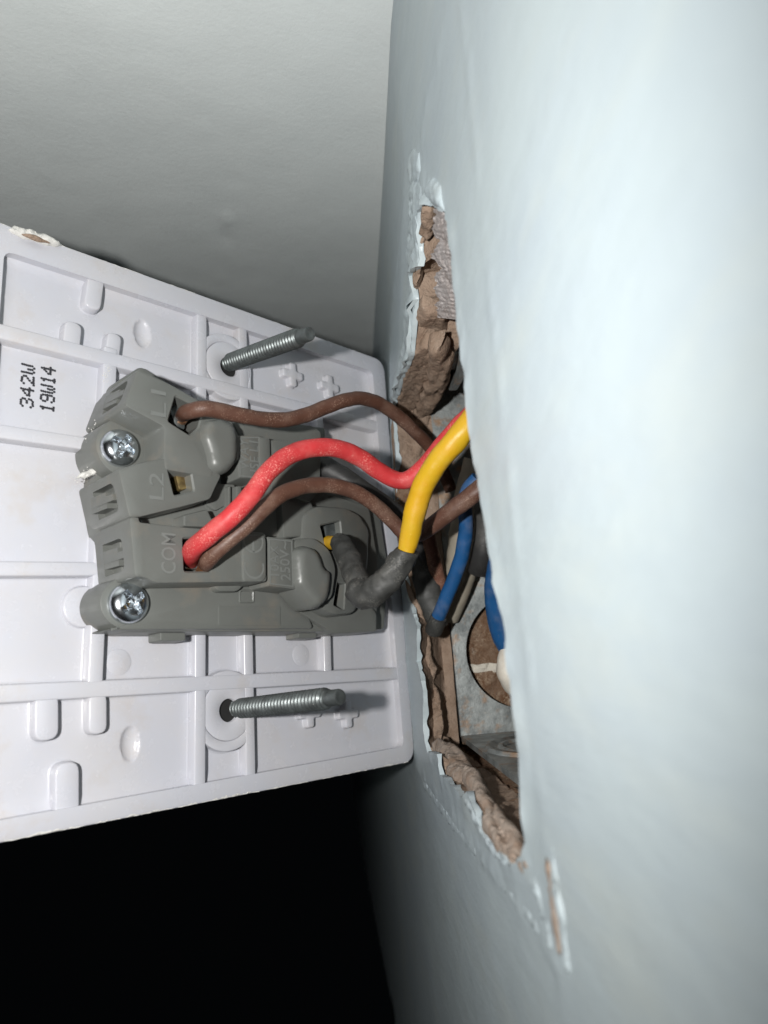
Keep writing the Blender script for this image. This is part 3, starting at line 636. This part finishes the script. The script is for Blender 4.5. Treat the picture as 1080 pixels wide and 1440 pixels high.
# rounded cap beside L1
def dome(poly, h0, h1, name, seed=0, edge=1.8):
    return pillow([(a, b, h0) for a, b in rounded(poly, 2.0, 5)], (0, 0, 1), h1 - h0, step=.5, edge=edge, rough=.0, freq=.3, back=4).build(name, 'housing', body, smooth=60)
dome([(-10.78,14.14),(-7.22,15.13),(-5.15,14.37),(-4.54,12.59),(-4.68,8.33),(-6.17,6.47),(-8.22,5.7),(-9.94,6.56),(-10.26,9.22),(-11.32,11.29)], 10.6, 12.4, 'rounded_cap')
dome([(6,-4.71),(8.45,-3.69),(10.86,-4.35),(11.84,-5.98),(12.21,-7.42),(13.75,-8.06),(13.82,-9.28),(13.1,-12.43),(11.73,-14.12),(9.86,-14.62),(7.6,-12.58),(5.82,-10.56)], 10.0, 12.0, 'rounded_cap')
piece([(6.79,-2.86),(11.1,-2.25),(14.49,-3.98),(15.87,-7.4),(14.5,-12.62),(11.28,-13.65),(6.75,-11.41)], 10.2, r=1.2, name='housing_step')
# printed panels to the right
piece([(-3.58,13.48),(1.19,14.4),(1.45,6.8),(-3.27,6.35)], 9.6, r=.3, name='marking_panel')
piece([(0.68,14.09),(2.99,14.15),(2.94,6.7),(0.66,6.61)], 9.9, r=.3, name='housing_step')
piece([(3.36,14.23),(13.07,15.52),(14.92,13.43),(14.12,6.69),(11.7,4.31),(3.54,5.28)], 9.0, r=.6, name='housing_block')
piece([(-2.58,16.93),(0.84,17.9),(14.98,19.75),(16.96,18.75),(16.89,17.63),(14.73,15.85),(-0.71,14.3)], 7.0, r=1.0, name='housing_block')
piece([(-6.98,5.74),(-1.92,6.23),(-2.01,3.59),(-5.79,1.26),(-7.56,2.2)], 6.6, r=.5, name='housing_step')
piece([(-3.98,5.37),(-3.45,5.44),(-3.6,0),(-4.13,-0.05)], 7.6, r=.1, name='moulded_rib', bev=.2)
piece([(-2.63,5.55),(-1.54,5.7),(-1.71,0.43),(-2.79,0.32)], 7.8, r=.1, name='moulded_rib', bev=.2)
piece([(-2.01,3.59),(6.67,5.68),(7.2,-1.72),(-1.67,-2.49)], 6.4, r=.3, name='housing_step')
piece([(6.22,5.73),(12.7,4.78),(14.44,1.62),(12.3,-1.38),(6.4,-2.39)], 8.0, r=.5, name='housing_block')
piece([(1.3,-2.92),(6.77,-2.93),(6.59,-11.35),(1.08,-10.97)], 10.4, r=.3, name='marking_panel')
piece([(-4.16,-3.33),(-0.01,-2.96),(0.36,-3.85),(0.11,-9.78),(-0.6,-10.48),(-4.15,-10.62)], 11.3, r=.6, name='marking_panel', bev=.2)
# outgoing terminal at the far end
tR = rounded([(14.28,0.47),(19.25,1.88),(19.55,-3.08),(15.59,-4.27)], .3)
tR2 = rounded([(17.66,-9.42),(19.67,-9.59),(18.8,-14.19),(16.37,-13.47)], .2)
ro = [(10.4,2.24),(13.39,4.11),(21.59,4.81),(25.86,3.93),(28.24,1.41),(27.22,-5.22),(25.24,-10.62),(22.2,-14.8),(16.25,-15.35),(11.61,-13.47),(9.73,-3.82)]
MB().prism(rounded(ro, 1.4), FL, 8.5, bev=.9, draft=.4, holes=[tR, tR2], hole_floor=4.0, top=lambda u, v: -max(0, u - 17) * .16).build('terminal_block', 'housing', body, smooth=40)
piece([(10.8,-14.35),(27.81,-12.82),(29.53,-14.41),(29.19,-17.87),(18.56,-18.16)], 5.6, r=.6, name='housing_step')
# bottom strip details
piece([(-16.87,-11.11),(-15.2,-10.84),(4.17,-10.14),(11.3,-11.11),(12.69,-14.04),(14.08,-17.22),(-22.62,-17.22),(-17.41,-15.64)], 5.4, r=.8, name='housing_strip')
piece([(-6.95,-9.91),(-0.43,-9.87),(-1.83,-11.51),(-5.98,-11.63)], 6.8, r=1.0, name='moulded_rib', bev=.6)
piece([(-4.96,-13.63),(7.15,-13.43),(6.99,-16.74),(-5.03,-16.71)], 5.48, r=.3, name='housing_panel', bev=.05)
MB().prism(rounded([(-1.07,-10.94),(1.95,-10.84),(1.86,-13.05),(-1.14,-13.11)], .4), FL, 5.6, bev=.2, holes=[rounded([(-0.68,-11.27),(1.52,-11.2),(1.45,-12.83),(-0.73,-12.87)], .3)], hole_floor=3.0).build('clip_window', 'housing', body, smooth=40)
pillow([(a, b, 4.2) for a, b in [(0.2,-11.41),(1.16,-11.38),(1.24,-13),(0.28,-13.02)]], (0, 0, 1), .9, step=.3, edge=.5, rough=.2).build('paint_spot', 'white_chip', body, smooth=60)
for q in ([(-13.25,-16.72),(-8.98,-16.74),(-9,-18.7),(-13.26,-18.62)], [(12.96,-16.61),(17.15,-16.62),(17.02,-18.65),(12.85,-18.59)]): piece(q, 2.6, h0=-.8, r=.2, name='clip_tab', bev=.2)
# left-hand face: rounded openings with keeper tabs inside, cut into the blocks
def cut_opening(block, a, b, h0, h1, depth=2.4, out=3.0, r=1.1):
    """rounded window between a and b (u, v) on the block's left side, from height h0 to h1"""
    a, b = Vector(a), Vector(b); d = (b - a).normalized(); n = Vector((-d.y, d.x))
    if n.x > 0: n = -n
    L_ = (b - a).length; prof = ccw(rounded([(0, h0), (L_, h0), (L_, h1), (0, h1)], [.3, .3, r, r], 6))
    P3 = lambda s, h, o: tuple(((a + d * s + n * o).x, (a + d * s + n * o).y, h))
    mb = MB(); r1 = [P3(s, h, out) for s, h in prof]; r2 = [P3(s, h, -depth) for s, h in prof]
    mb.ring_strip(r1, r2); k = len(prof); mb.add(r1, [tuple(range(k))]); mb.add(r2, [tuple(range(k))])
    c = mb.build('cutter', 'housing', body, smooth=0)
    md = block.modifiers.new('cut', 'BOOLEAN'); md.operation = 'DIFFERENCE'; md.object = c; md.solver = 'EXACT'
    dg = bpy.context.evaluated_depsgraph_get(); dg.update(); me = bpy.data.meshes.new_from_object(block.evaluated_get(dg)); block.modifiers.clear()
    block.data = me; me.polygons.foreach_set('use_smooth', [True] * len(me.polygons)); me.set_sharp_from_angle(angle=math.radians(40))
    bpy.data.objects.remove(c)
    tb = MB(); q = lambda s, h, o: P3(s, h, o); s0, s1 = L_ * .22, L_ * .78
    for (sa, sb, ha, hb) in ((s0, s1, h0 - .1, h0 + (h1 - h0) * .62), (L_ * .4, L_ * .62, h0, h1 - .4)):
        V = [q(sa, ha, -depth - .2), q(sb, ha, -depth - .2), q(sb, hb, -depth - .2), q(sa, hb, -depth - .2), q(sa, ha, -.5), q(sb, ha, -.5), q(sb, hb, -.9), q(sa, hb, -.9)]
        tb.add(V, [(0, 1, 2, 3), (4, 5, 6, 7), (0, 1, 5, 4), (1, 2, 6, 5), (2, 3, 7, 6), (3, 0, 4, 7)])
    tb.build('keeper_tab', 'housing', body, smooth=30)
cut_opening(b2, *[(-24.02,-1.21),(-24.5,2.88)], 2.2, 8.6)
cut_opening(b3, *[(-22.07,-9.39),(-22.54,-4.76)], 2.2, 8.2)
cut_opening(b1, *[(-23.43,15.12),(-22.4,19.17)], 3.0, 8.8)
# metal inside the terminals
def slab(px, h0, h1, m, name, parent): return MB().prism(rounded(px, .5), h0, h1, bev=.25).build(name, m, parent, smooth=40)
slab([(-14.19,5.79),(-12.28,6.64),(-11.6,3.71),(-13.51,3.01)], 5.4, 9.0, 'brass', 'terminal_clamp', body)
slab([(-14.54,15.83),(-13.08,17.79),(-11.87,17.12),(-11.91,13.13),(-13.37,13.3)], 5.4, 8.2, 'screw', 'terminal_clamp', body)
slab([(-11.87,-6.63),(-8.24,-6.39),(-8.28,-8.37),(-11.66,-8.55)], 5.4, 7.2, 'screw', 'terminal_clamp', body)
slab([(16.85,1.25),(20.34,2.13),(20.51,-0.27),(17.02,-1.09)], 3.5, 6.6, 'screw', 'terminal_clamp', body)
slab([(19.51,-9.95),(20.37,-9.92),(19.58,-13.53),(18.75,-13.29)], 3.5, 6.2, 'screw', 'terminal_clamp', body)
# raised lettering
def text(body_txt, box_uv, h, name='raised_lettering', ext=.1):
    """embossed letters reading along +v with their tops towards -u, filling the given box"""
    (u0, v0), (u1, v1) = box_uv; cu = bpy.data.curves.new('t', 'FONT'); cu.body = body_txt; cu.size = 1; cu.extrude = .5; cu.offset = .004; cu.resolution_u = 3
    o = bpy.data.objects.new('t', cu); col.objects.link(o); dg = bpy.context.evaluated_depsgraph_get(); dg.update()
    me = bpy.data.meshes.new_from_object(o.evaluated_get(dg)); bpy.data.objects.remove(o)
    xs = [v.co.x for v in me.vertices]; ys = [v.co.y for v in me.vertices]; x0, x1, y0, y1 = min(xs), max(xs), min(ys), max(ys)
    for v in me.vertices:
        a, b, c = (v.co.x - x0) / (x1 - x0), (v.co.y - y0) / (y1 - y0), v.co.z
        v.co = Vector((u1 + (u0 - u1) * b, v0 + (v1 - v0) * a, h + c * 2 * ext)) * MM
    me.materials.clear(); me.materials.append(M['emboss']); me.name = name
    ob = bpy.data.objects.new(name, me); col.objects.link(ob); ob.parent = body; ob['label'] = 'raised letters reading ' + body_txt; return ob
text('L1', [(-19.11,13.24),(-16.72,17.24)], HT)
text('L2', [(-19.32,0.62),(-17.12,4.61)], HT - .07)
text('COM', [(-17.51,-9.93),(-15.27,-4.15)], HT - .03)
text('1 WAY', [(-2.99,6.63),(-1.26,13.19)], 9.6)
text('USE L1', [(-1.08,6.67),(0.71,13.06)], 9.6)
text('10AX', [(1.57,-9.25),(3.35,-4.28)], 10.4)
text('250V~', [(3.64,-9.96),(5.56,-3.51)], 10.4)
def arc(c, r, a0, a1, h, bars=()):
    s = MB(); n = 28; w = .17; A = [math.radians(a0 + (a1 - a0) * i / n) for i in range(n + 1)]
    for i in range(n):
        q = [(c[0] + (r + k) * math.cos(t), c[1] + (r + k) * math.sin(t)) for t in (A[i], A[i + 1]) for k in (-w, w)]
        s.add([(*q[0], h), (*q[1], h), (*q[3], h), (*q[2], h), (*q[0], h + .1), (*q[1], h + .1), (*q[3], h + .1), (*q[2], h + .1)], [(4, 5, 6, 7), (0, 1, 5, 4), (2, 3, 7, 6)])
    for (p, q) in bars: s.box((min(p[0], q[0]) - w, min(p[1], q[1]) - w, h), (max(p[0], q[0]) + w, max(p[1], q[1]) + w, h + .1))
    return s
cc, ce = [(-2.14,-8.22),(-2.12,-4.18)]
a1 = arc(cc, 1.75, 160, 380, 11.26); a2 = arc(ce, 1.75, 160, 380, 11.26, [((ce[0], ce[1] - 1.6), (ce[0], ce[1]))])
a1.add(a2.v, a2.f); a1.build('raised_mark', 'emboss', body, weld=False, smooth=0, label='raised CE mark')
# raised border round the marking panels
for q, h in (([(-3.18,13.19),(1.18,14.15),(1.17,6.88),(-3.13,6.49)], 9.62), ([(1.56,-3.25),(6.31,-3.21),(6.17,-11.02),(1.37,-10.73)], 10.42)):
    s = MB(); q = ccw(q); o1 = offset(q, -.05); o2 = offset(q, -.25)
    s.ring_strip([(a, b, h - .02) for a, b in o1], [(a, b, h + .06) for a, b in o1]); s.ring_strip([(a, b, h + .06) for a, b in o1], [(a, b, h + .06) for a, b in o2]); s.ring_strip([(a, b, h + .06) for a, b in o2], [(a, b, h - .02) for a, b in o2])
    s.build('raised_border', 'emboss', body, smooth=0)
# pan-head screws that hold the mechanism
def pan_head(c, base, r, hgt, rot):
    s = MB(); N = 96; R = 34; rings = []
    ca, sa = math.cos(rot), math.sin(rot)
    for i in range(R + 1):
        rad = r * (i / R); ring = []
        for j in range(N):
            a = 2 * math.pi * j / N; x, y = rad * math.cos(a), rad * math.sin(a)
            t = i / R; z = hgt * math.sqrt(max(0, 1 - (max(0, t - .25) / .75) ** 2.4)) if t < 1 else 0
            X, Y = abs(x * ca + y * sa), abs(-x * sa + y * ca)
            arm = min(X, Y); lon = max(X, Y); w = .40 - .05 * lon
            if lon < r * .66 and arm < w + .12:
                dep = (1.05 - .45 * lon / (r * .66)); e = max(0, min(1, (w + .12 - arm) / .12)); e *= max(0, min(1, (r * .66 - lon) / .15)); z -= dep * e
            if rad < .75: z = min(z, hgt - .95)
            ring.append((c[0] + x, c[1] + y, base + z))
        rings.append(ring)
    for a, b in zip(rings[1:], rings[2:]): s.ring_strip(a, b)
    s.add([(c[0], c[1], rings[1][0][2])] + rings[1], [(0, 1 + j, 1 + (j + 1) % N) for j in range(N)])
    s.ring_strip(rings[-1], [(c[0] + (q[0] - c[0]) * .97, c[1] + (q[1] - c[1]) * .97, base - .7) for q in rings[-1]])
    return s.build('mechanism_screw', 'bright', body, smooth=35)
pan_head([(-21.17,9.34)][0], 5.3, 2.85, 1.7, math.radians(62))
pan_head([(-19.71,-13.53)][0], 5.5, 2.95, 1.7, math.radians(38))
crumbs([(-23.56,8.86),(-23.8,10.81),(-23.31,13.37),(-22.57,14.66)], 50, .4, 11, .08, 1.55).build('paint_residue', 'white_chip', body, weld=False, smooth=0, kind='stuff')
def smear(pts, h, seed, thick=.12): return pillow([(a, b, h) for a, b in pts], (0, 0, 1), thick, step=.18, edge=.35, rough=.16, freq=2.2, seed=seed, back=.25, jag=.22).build('paint_smear', 'white_chip', body, smooth=60)
smear([(-25.78,5.02),(-24.77,6.04),(-23.31,6.92),(-22.34,6.85),(-23.08,5.86),(-24.54,5.2)], 1.62, 51, .3)
crumbs([(-25.98,4.78),(-24.34,5.77),(-22.88,6.76)], 60, .35, 12, .07, 1.6).build('paint_residue', 'white_chip', body, weld=False, smooth=0, kind='stuff')
crumbs([(-21.12,-10.77),(-21.94,-12.03),(-22.01,-13.87),(-21.47,-15.28)], 60, .35, 13, .08, 1.55).build('paint_residue', 'white_chip', body, weld=False, smooth=0, kind='stuff')
crumbs([(-20.5,24.9),(-20.92,22.02)], 120, .25, 14, .07, -.12).build('paint_residue', 'white_chip', plate, weld=False, smooth=0, kind='stuff')

# ---------------------------------------------------------------- fixing screws standing in the plate
def machine_screw(p0, p1, r, label):
    """threaded rod with a dog point, from p0 (in the plate's hole) to p1 (tip), world mm"""
    a, b = Vector(p0), Vector(p1); L_ = (b - a).length; t = (b - a).normalized(); n = t.orthogonal().normalized(); bn = t.cross(n)
    pitch = .8; SEG = 28; tip = 2.6; s = MB(); rings = []; z = 0; st = pitch / 6
    while z <= L_ - tip:
        ring = []
        for j in range(SEG):
            ang = 2 * math.pi * j / SEG; ph = (z / pitch + j / SEG) % 1; w = 1 - abs(2 * ph - 1); tr = max(0, min(1, (w - .15) / .6))
            k = min(1, (L_ - tip - z) / .8); rad = r - .36 * (1 - tr) * 1.0 - .28 * (1 - k)
            ring.append(tuple(a + t * z + (n * math.cos(ang) + bn * math.sin(ang)) * rad))
        rings.append(ring); z += st
    for dz, rad in ((L_ - tip + .1, r * .74), (L_ - tip + .5, r * .72), (L_ - .35, r * .72), (L_ - .08, r * .66), (L_, r * .5), (L_ - .12, r * .3), (L_ - .12, .02)):
        rings.append([tuple(a + t * dz + (n * math.cos(2 * math.pi * j / SEG) + bn * math.sin(2 * math.pi * j / SEG)) * rad) for j in range(SEG)])
    c = rings[0]; loc = Vector(p0)
    for q, w in zip(rings, rings[1:]): s.ring_strip([tuple(Vector(v) - loc) for v in q], [tuple(Vector(v) - loc) for v in w])
    s.add([tuple(Vector(v) - loc) for v in c], [tuple(range(SEG))])
    o = s.build('machine_screw', 'screw', smooth=50); o.location = loc * MM
    return tag(o, label, 'screw', 'fixing screws standing out of the plate')
machine_screw(*[(-33.34,-17.55,76.88),(-16.45,-40.09,73.12)], 1.62, 'long threaded steel screw standing out of the plate on the L1 side')
machine_screw(*[(-34.8,-20.81,14.9),(-15.24,-43.11,17.49)], 1.62, 'long threaded steel screw standing out of the plate on the COM side')

# ---------------------------------------------------------------- wires
def wire(name, pts, r, m, label, cat='wire', seed=0, **k):
    s = MB(); tube(s, pts, r, seed=seed, **k); o0 = Vector(pts[0]); s.v = [tuple(Vector(v) - o0) for v in s.v]
    o = s.build(name, m, smooth=60); o.location = o0 * MM; tag(o, label, cat); return o
def wire_part(name, pts, r, m, parent, origin, seed=0, **k):
    s = MB(); tube(s, pts, r, seed=seed, **k); o0 = Vector(origin); s.v = [tuple(Vector(v) - o0) for v in s.v]
    return s.build(name, m, parent, smooth=60)
p = [(-37.24,-36.56,61.31),(-35.9,-41.17,60.64),(-34.72,-43.27,60.27),(-32.86,-43.98,60.29),(-31.44,-43.13,60.39),(-28.04,-40.9,60.15),(-23.97,-37.76,60.12),(-20.14,-35.22,60.83),(-16.03,-32.4,62.83),(-12.32,-30.55,64.74),(-8.71,-28.09,66.15),(-5.09,-24.93,66.25),(-1.25,-21.53,64.75),(2.39,-18.47,62.34),(5.14,-15.4,60.41),(7.48,-13.14,57.47),(9.56,-11.48,52.05)]
w1 = wire('electric_wire', p, [1.0, 1.15, 1.2] + [1.22] * 14, 'brown', 'brown insulated wire arching from the L1 terminal into the wall', seed=1)
wire_part('copper_core', [(-38.22,-34.31,60.62),(-37.39,-36.44,60.66),(-36.29,-39.58,60.47)], .75, 'copper', w1, p[0], wob=.02)
p = [(-36.57,-36.1,38.71),(-35.76,-40.85,39.25),(-34.57,-43.66,40.11),(-31.73,-45.73,41.71),(-28.6,-46.43,44.06),(-26.03,-46.12,46.83),(-23.63,-45.36,50.08),(-20.8,-44.02,52.59),(-17.08,-42.1,54.08),(-13.27,-40.48,54.2),(-9.96,-38.63,53.14),(-6.58,-36.61,51.03),(-3.51,-35.7,49.67),(-1.28,-36.5,50.08),(0.94,-38.04,51.93),(3.14,-39.67,54.29),(5.29,-41.24,56.39),(7.84,-41.86,58.61),(12.55,-40.97,62.76),(19.12,-38.55,68.79)]
w2 = wire('electric_wire', p, [1.25, 1.35] + [1.4] * 18, 'red', 'red insulated wire curving from the COM terminal into the wall', seed=2)
wire_part('copper_core', [(-36.53,-33.93,37.81),(-36.38,-36.07,38.38),(-35.94,-39.23,38.8)], .8, 'copper', w2, p[0], wob=.02)
p = [(-34.44,-37.13,37.4),(-33.18,-41.26,38.21),(-31.24,-42.44,39.84),(-28.07,-42.64,42.23),(-25.42,-42.28,44.65),(-22.79,-40.91,47.1),(-20.11,-38.89,48.66),(-16.81,-36.82,49.46),(-13.42,-35.12,49.39),(-9.97,-33.27,48.28),(-7.03,-31.26,46.47),(-4.44,-29.62,44.07),(-2.37,-28.98,41.87),(-0.39,-30.14,41.47),(1.56,-32.04,42.52),(4.08,-34.59,44.09),(6.73,-36.66,45.79),(9.43,-38.23,47.53),(14.36,-38.22,50.62),(21.28,-36.74,55.97)]
w3 = wire('electric_wire', p, [1.1, 1.2] + [1.24] * 11 + [1.3, 1.4, 1.45, 1.5, 1.5, 1.5, 1.5], 'brown', 'brown insulated wire leaving the COM terminal under the red one', seed=3)
wire_part('copper_core', [(-35.06,-35.97,36.88),(-34.32,-38.65,37.26),(-33.61,-40.54,37.79)], .95, 'copper', w3, p[0], wob=.02)
p = [(-15.08,-20.58,42.23),(-13.92,-23.17,41.71),(-12.64,-26.67,40.49),(-11.87,-30.77,36.94),(-11.2,-33.92,33.91),(-9.8,-36.33,32.12),(-7.7,-38.21,32.96),(-5.68,-39.27,35.13),(-4.16,-39.75,37.16),(-3.32,-40.79,39.91),(-2.38,-42.49,43.62),(-1.17,-44.15,46.91),(0.63,-46.31,49.67),(2.98,-48.46,52.1),(5.48,-49.67,54.82),(9.04,-49.17,58.98),(15.52,-45.88,66.03)]
w4 = wire('electric_wire', p, [1.25] * 9 + [1.55, 1.65, 1.7, 1.7, 1.7, 1.7, 1.7, 1.7], 'yellow', 'thick yellow wire looping out of a grey sleeve into the wall', seed=4)
wire_part('sleeve', [(-13.34,-24.12,41.56),(-12.85,-26.19,40.8),(-12.18,-29.42,38.25),(-11.46,-32.1,35.41),(-10.61,-34.36,33.06)], [1.65, 1.8, 1.95, 2.05, 2.1], 'grey_sleeve', w4, p[0], wob=.2, seed=5, seg=26, step=.3)
wire_part('sleeve', [(-11.62,-34.34,33.01),(-10.25,-36.25,31.93),(-7.9,-37.99,32.99),(-5.78,-39.16,35.15),(-4.05,-39.78,37.26),(-3.7,-40.03,37.97)], [2.0, 2.3, 2.25, 2.05, 1.95, 1.9], 'grey_sleeve', w4, p[0], wob=.24, seed=6, seg=26, step=.3)
p = [(10.49,-30.67,50.46),(8.91,-29.19,48.63),(8.49,-27.75,46.19),(8.73,-25.7,42.76),(8.17,-23.45,38.55),(7.01,-21.24,35.03),(5.4,-18.9,30.96),(3.84,-16.08,27.04),(3.26,-14.72,25.28)]
wire('electric_wire', p, 1.28, 'blue', 'blue wire bending down into a grey sleeve inside the opening', seed=7)
ws = [(4.14,-17.04,27.77),(3.69,-15.99,26.53),(3.39,-14.76,25.4)]
p = [(14.65,-33.75,41.49),(12.83,-31.94,37.71),(12.19,-29.3,34.31),(12.83,-25.7,30.39),(13.69,-23.05,26),(14.85,-21.56,22.21),(16.35,-20.3,19.71)]
w6 = wire('electric_wire', p, [1.5, 1.5, 1.5, 1.9, 1.95, 1.7, 1.4], 'blue', 'blue wire in front of the round knockout hole', seed=8)
p = [(14.83,-22.03,21.97),(14.7,-22.19,19.9),(15.06,-21.86,17.54),(16.07,-20.57,15.18),(17.52,-19.48,13.75)]
wire('cable_end', p, [.8, 1.7, 2.3, 2.1, 1.4], 'cream', 'cream plastic end cap below the blue wire at the knockout', 'cable end', seed=9)
p = [(2.13,-12.79,45.95),(2.46,-12.91,40.03),(2.98,-13.58,34.28),(3.77,-14.38,29.16),(4.14,-15.48,26.25)]
wsl = wire('cable_sleeve', p, [2.0, 2.3, 2.4, 2.1, 1.8], 'grey_sleeve', 'dark grey crumpled sleeve that the blue wire ends in', 'sleeve', seed=10, wob=.16)
wire_part('sleeve_mouth', ws, [1.5, 1.6, 1.6], 'grey_sleeve', wsl, p[0], seed=15)
p = [(14.74,-17.74,56.01),(12.72,-15.51,49.71),(11.52,-13.45,43.92),(10.56,-11.4,38.03),(9.09,-9.4,32.77),(7.41,-6.9,27.73)]
wire('cable_sheath', p, [3.4, 3.4, 3.3, 3.2, 2.9, 2.4], 'beige', 'beige outer cable sheath behind the blue wire', 'cable sheath', seed=11, wob=.06)
p = [(2.8,-18.82,45.01),(3.48,-17.88,41.81),(4.51,-15.75,37.34),(5.63,-13.07,32.53),(5.97,-11.79,30.69)]
wire('electric_wire', p, 1.35, 'brown_dusty', 'short dusty brown wire hanging behind the yellow wire', seed=12, wob=.1)
p = [(-16.98,-16.76,57.86),(-15.1,-18.24,56.34),(-12.23,-18.75,54.48),(-8.24,-18.71,51.61),(-3.89,-18.65,48.33),(-0.56,-18.51,45.26),(2.11,-16.15,41.44),(3.29,-13.73,38.27)]
wire('electric_wire', p, [2.0, 2.3, 2.1, 1.9, 1.7, 1.7, 1.6, 1.6], 'black_sleeve', 'black sleeved wire leaving the mechanism behind the brown wires', seed=13)
p = [(14.27,-25.45,53.57),(13.44,-23.49,48.2),(13.4,-21.7,43.31),(12.58,-19.81,38.4),(12.12,-17.36,36.05)]
wire('electric_wire', p, 2.2, 'black_sleeve', 'black sleeved wire in the shade beside the beige sheath', seed=14)
